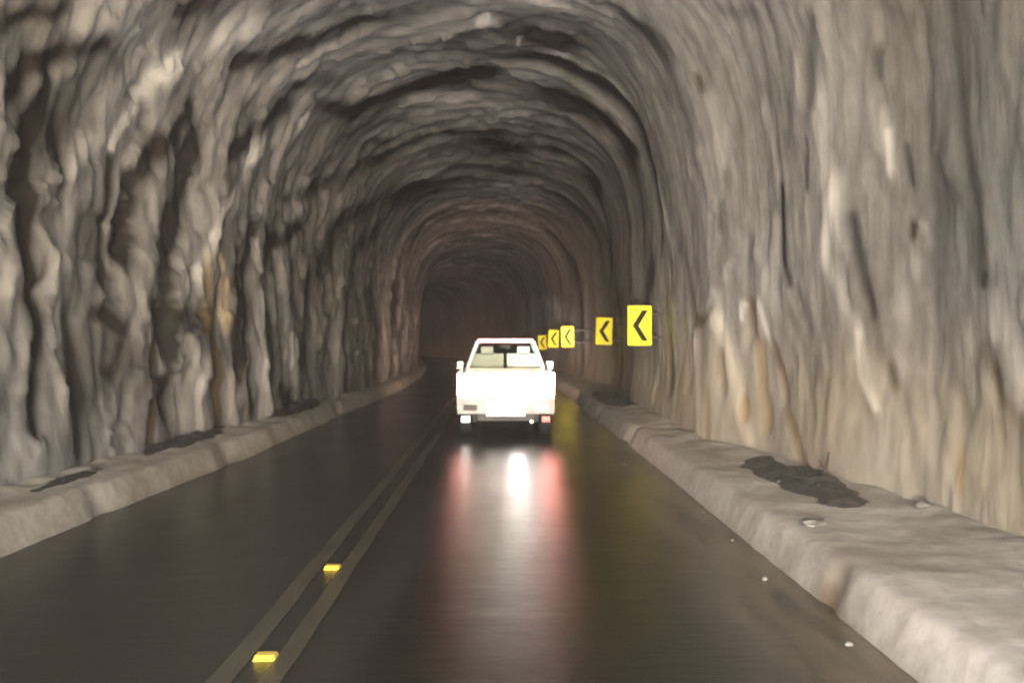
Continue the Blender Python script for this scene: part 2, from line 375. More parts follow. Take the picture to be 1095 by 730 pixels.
up = k.math('MAXIMUM', tn, 0, True); dn = k.math('MAXIMUM', k.math('MULTIPLY', tn, -1.0), 0, True)
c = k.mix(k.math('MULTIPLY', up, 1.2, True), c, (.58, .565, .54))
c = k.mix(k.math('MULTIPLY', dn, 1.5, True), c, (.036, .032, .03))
c = k.mix(k.math('MULTIPLY', attr(k, 'ochre'), .8, True), c, (.46, .335, .17))
rough = k.math('ADD', k.ramp(bl, [(.3, .45), (.65, .85)]), k.math('MULTIPLY', dn, -.12))
h = k.math('ADD', k.math('MULTIPLY', fl, 1.0), k.math('ADD', k.math('MULTIPLY', gr, .5), k.math('MULTIPLY', fg, .16)))
M_rock = k.pbsdf(c, rough, bump=h, bstr=.7, bdist=.035, Specular_IOR_Level=.35)
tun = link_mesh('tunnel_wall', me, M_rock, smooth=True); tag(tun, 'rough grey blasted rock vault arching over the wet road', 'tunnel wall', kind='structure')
WALL_BVH = BVHTree.FromPolygons([Vector(v) for v in V.reshape(-1, 3)], [tuple(q) for q in quads.tolist()])
def wall_x(y, z, side):
    o = Vector((float(bend(y)), y, z)); loc, *_ = WALL_BVH.ray_cast(o, Vector((side, 0, 0)), 20)
    return loc.x if loc else float(bend(y)) + (3.0 if side > 0 else -4.0)

# ------------------------------------------------------------------ road
ry = np.concatenate([np.arange(-12, 2, 1.0), np.arange(2, 30, .25), np.arange(30, 157, 1.0)])
rl = np.linspace(0, 1, 60)
XX = KL(ry)[:, None] - .05 + (KR(ry) - KL(ry) + .1)[:, None] * rl[None]; YY = np.repeat(ry[:, None], 60, 1)
ZZ = .012 * fbm(XX * .35, YY * .12, 81, 2) - .02 * np.exp(-((XX + 1.26) / 3.5) ** 2) * 0
def sheet(name, XX, YY, ZZ, m, parent=None):
    n, k_ = XX.shape; vs = np.stack([XX + bend(YY), YY, ZZ], 2).reshape(-1, 3)
    id_ = np.arange(n * k_).reshape(n, k_); q = np.stack([id_[:-1, :-1], id_[:-1, 1:], id_[1:, 1:], id_[1:, :-1]], -1).reshape(-1, 4)
    me = bpy.data.meshes.new(name); me.from_pydata(vs.tolist(), [], q.tolist())
    uv = me.uv_layers.new(name='lane'); li = np.empty(len(me.loops), np.int32); me.loops.foreach_get('vertex_index', li)
    uv.data.foreach_set('uv', np.stack([XX.ravel(), YY.ravel()], 1)[li].ravel().astype(np.float32))
    return link_mesh(name, me, m, parent, True)
k = NT('wet_asphalt'); uvn = k.n('ShaderNodeUVMap', uv_map='lane').outputs[0]
sep = k.n('ShaderNodeSeparateXYZ'); k.l(uvn, sep.inputs[0]); X = sep.outputs[0]
a1 = k.noise(uvn, 90, 4, .7); a2 = k.noise(k.scale(uvn, (1, .35, 1)), 1.1, 5, .6); a3 = k.noise(k.scale(uvn, (1.6, .25, 1)), 3.0, 5, .6)
a4 = k.noise(k.scale(uvn, (.7, 1.7, 1)), 1.6, 5, .65, .4)
c = k.ramp(a1, [(.3, (.004, .0037, .0025)), (.7, (.014, .0125, .008))])
c = k.mix(k.ramp(a2, [(.4, 0.), (.7, .6)]), c, (.017, .0145, .009))
gut = k.math('ADD', k.math('MULTIPLY', X, 1.05), -1.2)             # gritty dirt washed against the right kerb
gut = k.math('MULTIPLY', k.math('MAXIMUM', k.math('MINIMUM', gut, 1.0), 0.0), k.ramp(a3, [(.35, .1), (.62, 1.)]))
c = k.mix(gut, c, k.ramp(a1, [(.3, (.055, .042, .025)), (.7, (.16, .125, .078))]))
gl = k.math('MAXIMUM', k.math('MULTIPLY', k.math('ADD', X, 3.3), -1.5), 0.0, True)
c = k.mix(k.math('MULTIPLY', gl, .35), c, (.085, .07, .05))
rg = k.ramp(a2, [(.3, .16), (.7, .262)])
M_road = k.pbsdf(c, rg, bump=k.math('ADD', k.math('MULTIPLY', a1, .4), k.math('MULTIPLY', a4, 1.6)), bstr=.5, bdist=.009, Specular_IOR_Level=.18)
road = sheet('road', XX, YY, ZZ, M_road); tag(road, 'dark wet two lane asphalt road through the tunnel', 'road', kind='structure')

k = NT('worn_yellow_paint'); uvn = k.n('ShaderNodeUVMap', uv_map='lane').outputs[0]
w1 = k.noise(uvn, 55, 5, .7); w2 = k.noise(k.scale(uvn, (1, .4, 1)), 2.5, 5, .65)
c = k.mix(k.ramp(w2, [(.35, .1), (.65, .8)]), (.018, .016, .009), (.07, .058, .032))
wear = k.math('MULTIPLY', k.ramp(w1, [(.36, .3), (.56, 1.)]), k.ramp(w2, [(.28, .35), (.5, 1.)]))
c = k.mix(wear, (.03, .026, .02), c)
M_paint = k.pbsdf(c, .38, bump=w1, bstr=.3, bdist=.006)
for xc, wd in ((-1.405, .125), (-1.15, .115)):
    py_ = np.concatenate([np.arange(-11, 2, 1.0), np.arange(2, 30, .25), np.arange(30, 155, 1.0)])
    lx = np.linspace(-.5, .5, 4)
    PX = xc + wd * lx[None] + .012 * perlin(py_ * 1.2, py_ * 0 + xc, 3)[:, None]; PY = np.repeat(py_[:, None], 4, 1)
    PZ = .012 * fbm(PX * .35, PY * .12, 81, 2) + .005
    sheet('centre_line', PX, PY, PZ, M_paint, road)

# ------------------------------------------------------------------ kerb benches
k = NT('dirty_concrete'); uvn = k.n('ShaderNodeUVMap', uv_map='lane').outputs[0]; tc = k.n('ShaderNodeTexCoord').outputs['Object']
d1 = k.noise(tc, 1.4, 6, .6, .4); d2 = k.noise(tc, 9, 6, .65); d3 = k.noise(tc, 45, 5, .7)
c = k.ramp(d1, [(.28, (.24, .218, .186)), (.5, (.37, .343, .304)), (.72, (.44, .415, .38))])
c = k.mix(.5, c, k.mix(1.0, c, k.ramp(d2, [(.3, .6), (.7, 1.3)]), 'MULTIPLY'))
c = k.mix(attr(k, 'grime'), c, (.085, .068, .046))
c = k.mix(k.math('MULTIPLY', attr(k, 'rust'), k.ramp(d2, [(.3, .35), (.6, 1.)])), c, (.095, .048, .018))
M_kerb = k.pbsdf(c, k.ramp(d1, [(.3, .45), (.6, .85)]), bump=k.math('ADD', d2, k.math('MULTIPLY', d3, .4)), bstr=.35, bdist=.015)
def kerb(side):
    yk = np.concatenate([np.arange(-12, 3, .5), np.arange(3, 26, .07), np.arange(26, 157, .4)])
    foot = (KR if side > 0 else KL)(yk); wall = (XR if side > 0 else XL)(yk) + side * .9
    h = .285 + .005 * perlin(yk * .6, yk * 0, 91 if side > 0 else 95) + .004 * perlin(yk * 2.2, yk * 0, 92)
    prof = [(-.05, -.06), (0, 0), (.03, .25), (.07, .6), (.105, .9), (.14, .975), (.20, 1.0)]
    ex = foot + side * .20; n2 = 26
    X = np.empty((len(yk), len(prof) + n2)); Z = np.empty_like(X)
    for j, (a, b) in enumerate(prof): X[:, j] = foot + side * a; Z[:, j] = b * h
    for j in range(n2):
        u = (j + 1) / n2; X[:, len(prof) + j] = ex + (wall - ex) * u; Z[:, len(prof) + j] = h + .03 * u
    Y = np.repeat(yk[:, None], X.shape[1], 1)
    top = np.clip((np.abs(X - foot[:, None]) - .12) / .25, 0, 1)
    Z += top * (.012 * fbm(X * 1.1, Y * .9, 101, 4) + .006 * fbm(X * 5, Y * 4, 105, 2))
    X += side * (1 - top) * (.010 * fbm(Y * .5, Z * 3, 111, 2) + .005 * perlin(Y * 4, Z * 6, 113))
    wr = np.abs(X - wall[:, None])
    Z += .05 * np.exp(-(np.maximum(wr - .95, 0) / .22) ** 2) * (.5 + fbm(X * 1.5, Y * 1.5, 121, 2))   # crumbs banked along the foot of the rock
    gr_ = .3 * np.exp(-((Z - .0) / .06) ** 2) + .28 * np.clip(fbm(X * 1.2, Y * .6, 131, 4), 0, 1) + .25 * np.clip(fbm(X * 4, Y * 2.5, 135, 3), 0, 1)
    ru = np.zeros_like(Z)
    if side > 0:
        for (y0, wy, cut, gg) in ((5.95, .12, .035, .6), (15.6, .35, .14, .8), (20.5, .3, .1, .5)):   # knocked-out pieces of the edge
            g = np.exp(-((Y - y0) / wy) ** 2) * np.exp(-(np.abs(X - foot[:, None]) / .22) ** 2)
            X += side * g * cut; Z -= g * cut * .35 * (Z > .1); gr_ += g * gg * .7
        ru += 1.0 * np.exp(-((Y - 5.95 + .1 * perlin(Y * 3, Z * 9, 141)) / (.10 + .5 * (.3 - np.minimum(Z, .3)))) ** 2) * np.exp(-(np.abs(X - foot[:, None]) / .12) ** 2)
    else:
        for (y0, wy, cut, gg) in ((21.5, .35, .12, .9), (13.0, .3, .06, .5), (9.2, .2, .06, .3)):
            g = np.exp(-((Y - y0) / wy) ** 2) * np.exp(-(np.abs(X - foot[:, None]) / .22) ** 2)
            X += side * g * cut; gr_ += g * gg * .7
    o = sheet('kerb', X, Y, Z, M_kerb)
    if side > 0: o.data.flip_normals()
    for nm, arr in (('grime', gr_), ('rust', ru)):
        at = o.data.attributes.new(nm, 'FLOAT', 'POINT'); at.data.foreach_set('value', np.clip(arr, 0, 1).ravel().astype(np.float32))
    B = BVHTree.FromPolygons([v.co.copy() for v in o.data.vertices], [tuple(p.vertices) for p in o.data.polygons])
    return o, B
kr, KB_R = kerb(1); tag(kr, 'broad pale concrete kerb bench under the chevron signs', 'kerb', kind='structure')
kl, KB_L = kerb(-1); tag(kl, 'narrow pale concrete kerb beside the oncoming lane', 'kerb', kind='structure')
def ground(px, py, B):
    loc, n, i, d = B.ray_cast(ORG, pix_dir(px, py), 100); return loc

# ------------------------------------------------------------------ debris
k = NT('dark_rubble'); tc = k.n('ShaderNodeTexCoord').outputs['Object']
f = k.noise(tc, 14, 6, .7); M_rub = k.pbsdf(k.ramp(f, [(.3, (.018, .017, .016)), (.7, (.075, .07, .064))]), .45, bump=f, bstr=.8, bdist=.02)
M_stone = simple('pale_stone', (.14, .135, .125), .5, var=.3, scale=30)
M_twig = simple('dead_wood', (.045, .035, .026), .8, var=.3, scale=20)
def stone_bm(bm, c, r, seed, squash=.7, jag=.45):
    rr = random.Random(seed); t = bmesh.ops.create_icosphere(bm, subdivisions=2, radius=1)
    off = Vector((rr.random() * 50, rr.random() * 50, rr.random() * 50)); ang = rr.random() * 6
    from mathutils import noise as mn
    sx, sy = rr.uniform(.8, 1.3), rr.uniform(.7, 1.1)
    for v in t['verts']:
        d = 1 + jag * mn.noise(v.co * 1.3 + off); p = v.co * d
        p = Matrix.Rotation(ang, 3, 'Z') @ Vector((p.x * sx, p.y * sy, p.z * squash)); v.co = Vector(c) + p * r
def heap(name, label, y0, y1, x0, x1, B, hgt, n, seed):
    rr = random.Random(seed); bm = bmesh.new()
    cx, cy = (x0 + x1) / 2, (y0 + y1) / 2
    loc = B.ray_cast(Vector((cx, cy, 3)), Vector((0, 0, -1)))[0]; z0 = loc.z
    nx, ny = 26, 40; g = []
    for i in range(ny + 1):
        row = []
        for j in range(nx + 1):
            u, v = j / nx * 2 - 1, i / ny * 2 - 1; x = cx + u * (x1 - x0) / 2; y = cy + v * (y1 - y0) / 2
            e = max(0, 1 - (u * u + v * v) * (1 + .5 * float(perlin(np.array(x * 3), np.array(y * 3), seed)))) ** .5
            l = B.ray_cast(Vector((x, y, 3)), Vector((0, 0, -1)))[0]; zz = l.z if l else z0
            z = zz - .03 + e * (hgt + .04) * (1 + .5 * float(perlin(np.array(x * 6), np.array(y * 6), seed + 1)))
            row.append(bm.verts.new((x - cx, y - cy, z - z0)))
        g.append(row)
    for i in range(ny):
        for j in range(nx): bm.faces.new((g[i][j], g[i][j + 1], g[i + 1][j + 1], g[i + 1][j]))
    for q in range(n):
        t = rr.random() * 6.28; d = rr.random() ** .7; u, v = math.cos(t) * d, math.sin(t) * d
        x, y = cx + u * (x1 - x0) * .45, cy + v * (y1 - y0) * .45
        l = B.ray_cast(Vector((x, y, 3)), Vector((0, 0, -1)))[0]
        stone_bm(bm, (x - cx, y - cy, (l.z if l else z0) - z0 + hgt * .7 * (1 - d * d)), rr.uniform(.015, .045), seed * 100 + q)
    o = obj(name, bm, M_rub, smooth=True); o.location = (cx, cy, z0)
    return tag(o, label, 'rubble')
heap('rubble_heap', 'dark wet heap of rubble against the right wall with a twig', 7.7, 11.2, 2.68, 3.32, KB_R, .07, 40, 3)
heap('rubble_heap', 'low dark rubble at the foot of the rock hollow below the chevron signs', 20.0, 25.5, 2.3, 3.1, KB_R, .10, 40, 5)
heap('rubble_heap', 'dark rubble strip along the left wall, closest to the camera', 8.8, 10.4, -4.5, -4.26, KB_L, .012, 14, 7)
heap('rubble_heap', 'long dark rubble strip at the foot of the tall left wall cleft', 11.5, 15.0, -4.6, -4.2, KB_L, .03, 30, 9)
heap('rubble_heap', 'dark rubble below the round hollow in the left wall', 17.0, 21.5, -4.5, -3.95, KB_L, .12, 40, 13)
# upright twig
g = ground(882, 512, KB_R); bm = bmesh.new()
tube(bm, [(0, 0, -.04), (.012, .02, .08), (.03, .01, .17), (.05, .02, .27)], [.022, .017, .012, .005], 8)
tube(bm, [(.012, .02, .08), (-.03, .03, .15), (-.04, .05, .19)], [.011, .008, .004], 6)
tw = obj('twig', bm, M_twig, smooth=True); tw.location = g if g else (3.1, 8.6, .3)
tag(tw, 'short dark twig standing up out of the rubble heap', 'twig')
STN = 'pale stones scattered on the wet road'
rbv = BVHTree.FromPolygons([v.co.copy() for v in road.data.vertices], [tuple(p.vertices) for p in road.data.polygons])
for (px, py, r, lb) in ((818, 620, .035, 'largest white pebble, on the road beside the rusty kerb break'), (752, 548, .022, 'tiny white pebble by the right kerb, second along from the pickup'),
                        (783, 578, .022, 'tiny white pebble by the right kerb, third along from the pickup'), (908, 690, .035, 'flat pale stone in the right gutter below the rusty kerb stain'),
                        (668, 497, .03, 'faint pale pebble by the right kerb, first along from the pickup'), (95, 556, .035, 'small glinting stone at the foot of the left kerb')):
    l = ground(px, py, rbv)
    bm = bmesh.new(); r *= .6; stone_bm(bm, (0, 0, 0), r, int(px)); o = obj('stone', bm, M_stone, smooth=True)
    o.location = (l.x, l.y, l.z + r * .45); tag(o, lb, 'stone', STN)
g = ground(868, 560, KB_R); bm = bmesh.new(); stone_bm(bm, (0, 0, 0), .10, 404, .3, 1.1); o = obj('concrete_chunk', bm, M_stone, smooth=True)
o.location = (g.x, g.y, g.z + .01); tag(o, 'flat broken concrete chunk lying on the right kerb edge', 'chunk')
g = ground(985, 542, KB_R); bm = bmesh.new(); stone_bm(bm, (0, 0, 0), .06, 405, .6, .7); o = obj('stone', bm, M_stone, smooth=True)
o.location = (g.x, g.y, g.z + .02); tag(o, 'pale rock lying on the kerb bench against the right wall', 'stone')

# ------------------------------------------------------------------ raised pavement markers
M_mark = simple('marker_body', (.5, .36, .06), .4); M_lens = simple('amber_lens', (.95, .72, .05), .12, var=.05, Specular_IOR_Level=.8)
proto = None
for i, (y, lb) in enumerate(((5.03, 'amber road stud between the yellow lines, closest to the camera'), (7.02, 'amber road stud between the yellow lines, farther of the two'))):
    if proto is None:
        e = empty('road_stud', (0, 0, 0))
        bm = bmesh.new(); hexa(bm, [(-.06, -.055, 0), (.06, -.055, 0), (.06, .055, 0), (-.06, .055, 0), (-.05, -.03, .026), (.05, -.03, .026), (.05, .03, .026), (-.05, .03, .026)])
        parts = [obj('body', bm, M_mark, e, bevel=.004)]
        for sx in (-1, 1):
            bm = bmesh.new(); a, b = (.004, .05) if sx > 0 else (-.05, -.004)
            hexa(bm, [(a, -.060, .003), (b, -.060, .003), (b, -.05, .003), (a, -.05, .003), (a, -.036, .026), (b, -.036, .026), (b, -.028, .026), (a, -.028, .026)])
            parts.append(obj('lens', bm, M_lens, e))
        proto = (e, parts)
    else:
        e = proto[0].copy(); COL.objects.link(e)
        for p in proto[1]:
            q = p.copy(); COL.objects.link(q); q.parent = e
    l = rbv.ray_cast(Vector((-1.26, y, 1)), Vector((0, 0, -1)))[0]
    e.location = (-1.262, y, l.z); e.rotation_euler = (0, 0, R((1.5, -2)[i])); tag(e, lb, 'road stud', 'road studs between the centre lines')

# ------------------------------------------------------------------ chevron signs
M_yel = simple('yellow_sheeting', (.90, .78, .03), .5, var=.04, scale=9, Specular_IOR_Level=.15); M_blk = simple('black_vinyl', (.014, .013, .008), .6, Specular_IOR_Level=.1)
M_galv = simple('weathered_steel', (.07, .065, .06), .6)
SW, SH = .45, .75
SIGNS = [(17.6, 684, 348, 0, 'largest yellow chevron sign by the right wall, nearest the camera', 0),
         (26.0, 646, 354, -9, 'second yellow chevron sign from the camera, standing alone by the wall', 4),
         (34.0, 607, 360, -6, 'third yellow chevron sign, right end of the far cluster', -3),
         (41.0, 592, 362, 3, 'fourth yellow chevron sign, middle of the far cluster', 8),
         (50.0, 580, 366, 7, 'farthest yellow chevron sign, just over the pickup roof edge', -6)]
sp = None
for (d, px, py, rz, lb, tilt) in SIGNS:
    dr = pix_dir(px, py); p = ORG + dr * (d / dr.y)
    if sp is None:
        e = empty('chevron_sign', (0, 0, 0)); parts = []
        bm = bmesh.new(); r_ = .03
        pts = []
        for cx, cz, a0 in ((SW / 2 - r_, SH / 2 - r_, 0), (-SW / 2 + r_, SH / 2 - r_, 90), (-SW / 2 + r_, -SH / 2 + r_, 180), (SW / 2 - r_, -SH / 2 + r_, 270)):
            for q in range(5): t = R(a0 + q * 22.5); pts.append((cx + r_ * math.cos(t), cz + r_ * math.sin(t)))
        prism(bm, pts, 'y', -.002, .002); parts.append(obj('panel', bm, M_yel, e))
        bm = bmesh.new(); th = .115
        ch = [(-.135, 0), (.045, .29), (.045 + th, .29), (-.135 + th, 0), (.045 + th, -.29), (.045, -.29)]
        prism(bm, ch, 'y', -.0045, -.0025); parts.append(obj('chevron', bm, M_blk, e))
        bm = bmesh.new()
        for z in (-.22, .22): box(bm, (-.2, .003, z - .02), (.2, .03, z + .02))
        box(bm, (-.025, .031, -SH / 2 + .03), (.025, .06, SH / 2 - .03)); parts.append(obj('bracket', bm, M_galv, e))
        sp = (e, parts)
    else:
        e = sp[0].copy(); COL.objects.link(e)
        for q in sp[1]:
            c_ = q.copy(); COL.objects.link(c_); c_.parent = e
    e.location = p; e.rotation_euler = (0, R(tilt * .4), R(rz))
    # arm bolted into the rock behind
    wx = wall_x(p.y + .05, p.z, 1); L = max(wx - p.x, .1) + .12
    for z in (.22, -.22):
        bm = bmesh.new(); tube(bm, [(0, .05, z), (L, .12, z)], .022, 8); obj('wall_arm', bm, M_galv, e, smooth=True)
    tag(e, lb, 'road sign', 'yellow chevron signs along the right wall')

# ------------------------------------------------------------------ pickup truck
PY = 16.35
P = empty('pickup_truck', (.08, PY, 0)); tag(P, 'white pickup truck with lit red tail lamps driving ahead in the right lane', 'pickup truck')
M_white = simple('white_paint', (.66, .68, .71), .25, var=.03, Coat_Weight=.6)
M_tyre = simple('tyre_rubber', (.018, .018, .018), .8); M_rim = simple('steel_rim', (.45, .45, .45), .35, metal=.7)
M_dark = simple('dark_plastic', (.03, .03, .03), .55); M_chrome = simple('bumper_grey', (.13, .12, .12), .35)
M_plate = simple('plate_white', (.85, .85, .84), .35, var=.03); M_seat = simple('beige_seat', (.72, .66, .57), .8)
M_red = emitter('lit_tail_lamp', (.5, .02, .02), (1.0, .24, .20), 4.5); M_redl = emitter('dim_tail_lamp', (.5, .02, .02), (1.0, .28, .23), 2.2); M_redhi = emitter('lit_brake_lamp', (.6, .1, .08), (1.0, .35, .28), 1.2)
M_clear = emitter('lit_clear_lamp', (.8, .8, .8), (1.0, .9, .82), .8)
M_lampw = emitter('lit_streak_lamp', (.8, .8, .8), (1.0, .93, .85), 26)
M_refl = simple('red_reflector', (.5, .03, .03), .15)
k = NT('glass'); b = k.n('ShaderNodeBsdfPrincipled'); g_ = k.n('ShaderNodeBsdfGlossy'); t_ = k.n('ShaderNodeBsdfTransparent'); mx = k.n('ShaderNodeMixShader')
g_.inputs['Roughness'].default_value = .03; t_.inputs['Color'].default_value = (.82, .86, .84, 1)
fr = k.n('ShaderNodeFresnel'); k.l(fr.outputs[0], mx.inputs[0]); k.l(t_.outputs[0], mx.inputs[1]); k.l(g_.outputs[0], mx.inputs[2]); k.l(mx.outputs[0], k.out.inputs[0]); k.t.nodes.remove(b)
M_glass = k.m
HW = .855
def arch(cy, r, n=10): return [(cy - r * math.cos(math.pi * i / n), .42 + r * math.sin(math.pi * i / n)) for i in range(n + 1)]
# lower body: side outline with wheel arches, extruded across; the load bed is open
rw, fw = 1.05, 4.05
prof = [(.12, .46)] + arch(rw, .40) + [(2.2, .40)] + arch(fw, .40) + [(4.9, .46), (4.98, .60), (4.95, .88), (4.75, 1.0), (3.62, 1.10), (1.72, 1.13), (1.72, .72), (.12, .72)]
bm = bmesh.new(); prism(bm, prof, 'x', -HW + .03, HW - .03)
for s in (-1, 1):
    pr = [(.12, .46)] + arch(rw, .385) + [(1.70, .44), (1.70, 1.15), (.12, 1.15)]
    a, b = sorted((s * (HW - .055), s * HW)); prism(bm, pr, 'x', a, b)
box(bm, (-HW + .06, 1.62, .73), (HW - .06, 1.70, 1.15))
obj('body', bm, M_white, P, bevel=.012)
# cab greenhouse: pillars and roof
def cabpt(x, y, z): return (x, y, z)
bw, tw_ = .80, .575; y0b, y0t, y1t, y1b = 1.76, 1.93, 3.05, 3.80; zb, zt = 1.12, 1.70
bm = bmesh.new()
hexa(bm, [(-tw_ - .02, y0t - .02, zt - .02), (tw_ + .02, y0t - .02, zt - .02), (tw_ + .02, y1t + .04, zt - .02), (-tw_ - .02, y1t + .04, zt - .02),
          (-tw_ + .05, y0t + .05, zt + .05), (tw_ - .05, y0t + .05, zt + .05), (tw_ - .05, y1t - .05, zt + .05), (-tw_ + .05, y1t - .05, zt + .05)])
obj('roof', bm, M_white, P, bevel=.02)
for s in (-1, 1):
    for (yb, yt, wb) in ((y0b, y0t, .10), (2.75, 2.6, .09), (y1b, y1t, .08)):
        bm = bmesh.new(); hexa(bm, [(s * bw, yb, zb - .02), (s * bw, yb + wb, zb - .02), (s * (bw - .07), yb + wb, zb - .02), (s * (bw - .07), yb, zb - .02),
                  (s * tw_, yt, zt), (s * tw_, yt + wb, zt), (s * (tw_ - .06), yt + wb, zt), (s * (tw_ - .06), yt, zt)]); obj('pillar', bm, M_white, P)
bm = bmesh.new(); box(bm, (-bw + .08, y0b + .0, zb - .03), (bw - .08, y0b + .04, zb + .06)); obj('window_ledge', bm, M_white, P)
bm = bmesh.new(); hexa(bm, [(-bw + .07, y0b + .03, zb + .05), (bw - .07, y0b + .03, zb + .05), (bw - .07, y0b + .036, zb + .05), (-bw + .07, y0b + .036, zb + .05),
                            (-tw_ + .06, y0t + .03, zt - .02), (tw_ - .06, y0t + .03, zt - .02), (tw_ - .06, y0t + .036, zt - .02), (-tw_ + .06, y0t + .036, zt - .02)])
obj('rear_window', bm, M_glass, P)
bm = bmesh.new(); hexa(bm, [(-bw + .07, y1b + .02, zb), (bw - .07, y1b + .02, zb), (bw - .07, y1b + .026, zb), (-bw + .07, y1b + .026, zb),
                            (-tw_ + .06, y1t + .02, zt - .02), (tw_ - .06, y1t + .02, zt - .02), (tw_ - .06, y1t + .026, zt - .02), (-tw_ + .06, y1t + .026, zt - .02)])
obj('windscreen', bm, M_glass, P)
for s in (-1, 1):
    bm = bmesh.new(); hexa(bm, [(s * (bw - .03), y0b + .1, zb), (s * (bw - .03), y1b, zb), (s * (bw - .036), y1b, zb), (s * (bw - .036), y0b + .1, zb),
                                (s * (tw_ - .02), y0t + .1, zt - .02), (s * (tw_ - .02), y1t, zt - .02), (s * (tw_ - .026), y1t, zt - .02), (s * (tw_ - .026), y0t + .1, zt - .02)])
    obj('side_window', bm, M_glass, P)
# inside: two seats with headrests
for s in (-1, 1):
    bm = bmesh.new(); box(bm, (s * .36 - .325, 2.2, .75), (s * .36 + .325, 2.36, 1.46)); st = obj('seat', bm, M_seat, P, bevel=.05)
    bm = bmesh.new(); box(bm, (s * .36 - .12, 2.2, 1.44), (s * .36 + .12, 2.31, 1.60)); obj('headrest', bm, M_seat, st, bevel=.04)
bm = bmesh.new(); box(bm, (-.72, 3.3, .8), (.72, 3.6, 1.10)); obj('dashboard', bm, M_dark, P, bevel=.04)
bm = bmesh.new(); box(bm, (-.11, 3.02, 1.56), (.11, 3.05, 1.63)); obj('rear_view_mirror', bm, M_dark, P, bevel=.01)
bm = bmesh.new(); box(bm, (-.70, 1.755, 1.10), (.70, 1.77, 1.125)); obj('window_seal', bm, M_dark, P)
# tailgate
bm = bmesh.new(); box(bm, (-.70, .045, .70), (.70, .10, 1.16)); tg = obj('tailgate', bm, M_white, P, bevel=.02, seg=3)
bm = bmesh.new(); box(bm, (-.12, .028, .99), (.12, .044, 1.06)); obj('handle', bm, M_chrome, tg, bevel=.006)
bm = bmesh.new(); box(bm, (-.60, .036, .80), (.60, .044, .83)); obj('crease', bm, M_white, tg, bevel=.003)
# lamps
for s in (-1, 1):
    a, b = sorted((s * .715, s * (HW + .005)))
    bm = bmesh.new(); box(bm, (a, .03, .74), (b, .17, 1.14)); lm = obj('tail_lamp', bm, M_refl, P, bevel=.012)
    bm = bmesh.new(); box(bm, (a + .012, .022, .76), (b - .012, .0295, 1.12)); obj('lens', bm, M_red if s > 0 else M_redl, lm, bevel=.003)
    bm = bmesh.new(); box(bm, (a + .03, .012, .80), (b - .03, .0215, .88)); obj('reversing_lens', bm, M_clear, lm, bevel=.004)
bm = bmesh.new(); box(bm, (-.53, 1.875, 1.70), (.53, 1.93, 1.745)); obj('roof_brake_lamp', bm, M_redhi, P, bevel=.008)
# bumper with recessed plate
bm = bmesh.new(); box(bm, (-.84, -.06, .44), (-.24, .10, .69)); box(bm, (.24, -.06, .44), (.84, .10, .69)); box(bm, (-.238, .0, .40), (.238, .10, .69))
obj('bumper', bm, M_chrome, P, bevel=.02)
bm = bmesh.new(); box(bm, (-.34, -.085, .40), (.34, -.07, .655)); obj('bumper_step', bm, M_white, P, bevel=.01)
bm = bmesh.new(); box(bm, (-.17, -.10, .47), (.17, -.09, .63)); obj('licence_plate', bm, M_plate, P, bevel=.003)
bm = bmesh.new(); box(bm, (.15, -.10, .66), (.25, -.02, .70)); obj('streak_lamp', bm, M_lampw, P, bevel=.006)  # small lamp added to lay the bright streak on the wet road
for s in (-1, 1):
    bm = bmesh.new(); box(bm, (s * .62 - .12, -.075, .50), (s * .62 + .12, -.062, .60)); obj('bumper_pad', bm, M_plate if s > 0 else M_dark, P, bevel=.004)
    bm = bmesh.new(); box(bm, (s * .70 - .07, -.08, .30), (s * .70 + .07, -.03, .40)); obj('fog_reflector', bm, M_clear if s < 0 else M_refl, P, bevel=.006)
    bm = bmesh.new(); box(bm, (s * .69 - .14, 1.50, .16), (s * .69 + .14, 1.52, .52)); obj('mud_flap', bm, M_dark, P)
    # mirrors on stalks
    bm = bmesh.new(); box(bm, (s * .95 - .06, 3.50, 1.12), (s * .95 + .06, 3.58, 1.27)); mr = obj('wing_mirror', bm, M_white, P, bevel=.02)
    bm = bmesh.new(); box(bm, (s * .95 - .045, 3.488, 1.135), (s * .95 + .045, 3.499, 1.255)); obj('mirror_glass', bm, M_rim, mr)
    bm = bmesh.new(); tube(bm, [(s * .80, 3.58, 1.12), (s * .93, 3.56, 1.18)], .02, 8); obj('stalk', bm, M_dark, mr)
    bm = bmesh.new(); box(bm, (s * .65 - .12, 4.955, .66), (s * .65 + .12, 4.99, .84)); obj('headlamp', bm, M_clear, P, bevel=.02)
bm = bmesh.new(); tube(bm, [(.45, -.02, .30), (.45, .5, .32)], .03, 12); obj('exhaust_pipe', bm, M_rim, P, smooth=True)
bm = bmesh.new(); box(bm, (-.5, .2, .30), (.5, 4.6, .42)); box(bm, (-.7, .98, .28), (.7, 1.12, .40)); obj('chassis', bm, M_dark, P)
for yy in (rw, fw):
    for s in (-1, 1):
        wp = empty('wheel', (s * .735, yy, .345)); wp.parent = P
        bm = bmesh.new(); lathe(bm, [(-.11, .20), (-.115, .30), (-.09, .34), (.09, .34), (.115, .30), (.11, .20)], 28); obj('tyre', bm, M_tyre, wp, smooth=True)
        bm = bmesh.new(); lathe(bm, [(-.10, .198), (.06, .198), (.085, .19), (.07, .09), (.095, .06), (.095, .01)], 24)
        if s < 0: bmesh.ops.scale(bm, vec=(-1, 1, 1), verts=bm.verts)
        obj('rim', bm, M_rim, wp, smooth=True)

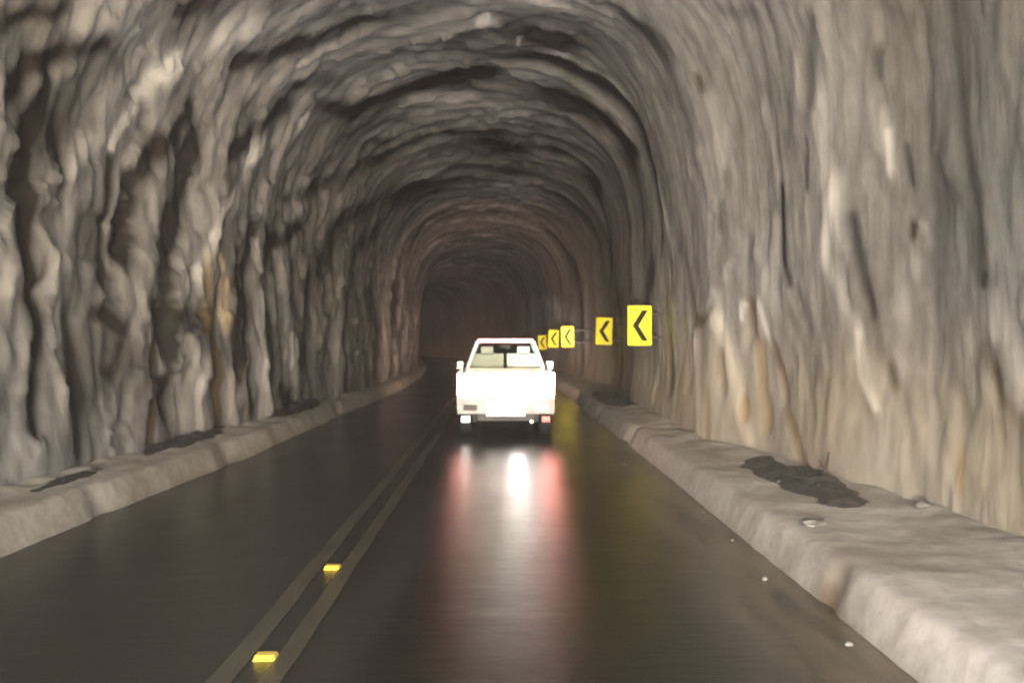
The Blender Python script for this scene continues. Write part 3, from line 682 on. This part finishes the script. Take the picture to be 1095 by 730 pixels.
# ------------------------------------------------------------------ light
W = bpy.data.worlds.new('World'); sc.world = W; W.use_nodes = True
nt = W.node_tree; bg = nt.nodes['Background']; sky = nt.nodes.new('ShaderNodeTexSky'); sky.sky_type = 'NISHITA'
sky.sun_disc = False; sky.sun_elevation = R(24); sky.sun_rotation = R(180); nt.links.new(sky.outputs[0], bg.inputs[0]); bg.inputs[1].default_value = .15
def spot(name, loc, aim, watt, ang, blend, col, rad=.06):
    d = bpy.data.lights.new(name, 'SPOT'); d.energy = watt; d.spot_size = R(ang); d.spot_blend = blend; d.color = col; d.shadow_soft_size = rad
    o = bpy.data.objects.new(name, d); COL.objects.link(o); o.location = loc
    o.rotation_euler = (Vector(aim) - Vector(loc)).to_track_quat('-Z', 'Y').to_euler(); return o
WARM = (1.0, .94, .87)
for s in (-1, 1):                                          # headlamps of the camera's car, with extra spots added to fill rock and signs
    L0 = (.05 + s * .62, 1.0, .78)
    spot('headlamp_spill', L0, (-.5, 10, 5.0) if s < 0 else (3.0, 9, 3.0), 50 if s < 0 else 90, 165, 1.0, WARM, .08)
    spot('headlamp_beam', L0, (.3, 17, 1.4), 190, 46, 1.0, WARM)
    spot('far_sign_fill', L0, (2.3, 40, 2.0), 6000, 5.0, .9, WARM)  # narrow spots added to brighten the far chevron signs
    spot('headlamp_high', L0, (-1.5, 45, 6.5), 900, 14, 1.0, WARM)
    spot('roof_fill', L0, (-.6, 20, 8.0), 430, 58, 1.0, WARM)  # wide spots added to lighten the roof
    if s > 0: spot('sign_glow_fill', L0, (2.75, 19, 1.9), 600, 14, 1.0, (1.0, .88, .66))  # added spot that lays a warm glow around the nearest sign
    if s > 0: spot('wall_foot_fill', L0, (3.1, 13.0, 1.1), 130, 40, 1.0, (1.0, .86, .68))  # added warm spot to brighten the foot of the right wall

for s in (-1, 1):                                          # the pickup's own headlamps, reddened, plus a narrow spot added to lift the far rock
    spot('far_rock_fill', (.08 + s * .65, PY + 5.02, .75), (-6 + s * .4, 95, 4.0), 3000, 15, 1.0, (1.0, .62, .47))
    spot('truck_headlamp', (.08 + s * .65, PY + 5.02, .75), (-2.5 + s * .4, 75, 3.6), 800, 48, 1.0, (1.0, .66, .5))
# ------------------------------------------------------------------ damp air
hz = bmesh.new(); box(hz, (-75, -14, -1.2), (40, 165, 9.5))
k = NT('damp_air'); v = k.n('ShaderNodeVolumePrincipled'); v.inputs['Density'].default_value = HAZE; v.inputs['Color'].default_value = (.75, .72, .7, 1)
v.inputs['Anisotropy'].default_value = .6; k.l(v.outputs[0], k.out.inputs['Volume'])
tag(obj('haze', hz, k.m), kind='stuff')

# ------------------------------------------------------------------ view
sc.view_settings.view_transform = 'Standard'; sc.view_settings.look = 'None'; sc.view_settings.exposure = 3.25; sc.view_settings.gamma = 1
sc.view_settings.use_curve_mapping = False
sc.render.engine = 'CYCLES'; cy = sc.cycles
cy.use_denoising = True; cy.denoising_input_passes = 'RGB_ALBEDO'; cy.max_bounces = 6; cy.diffuse_bounces = 4; cy.glossy_bounces = 4; cy.transparent_max_bounces = 8
cy.sample_clamp_indirect = 4; cy.filter_width = 1.8; cy.caustics_reflective = False; cy.caustics_refractive = False
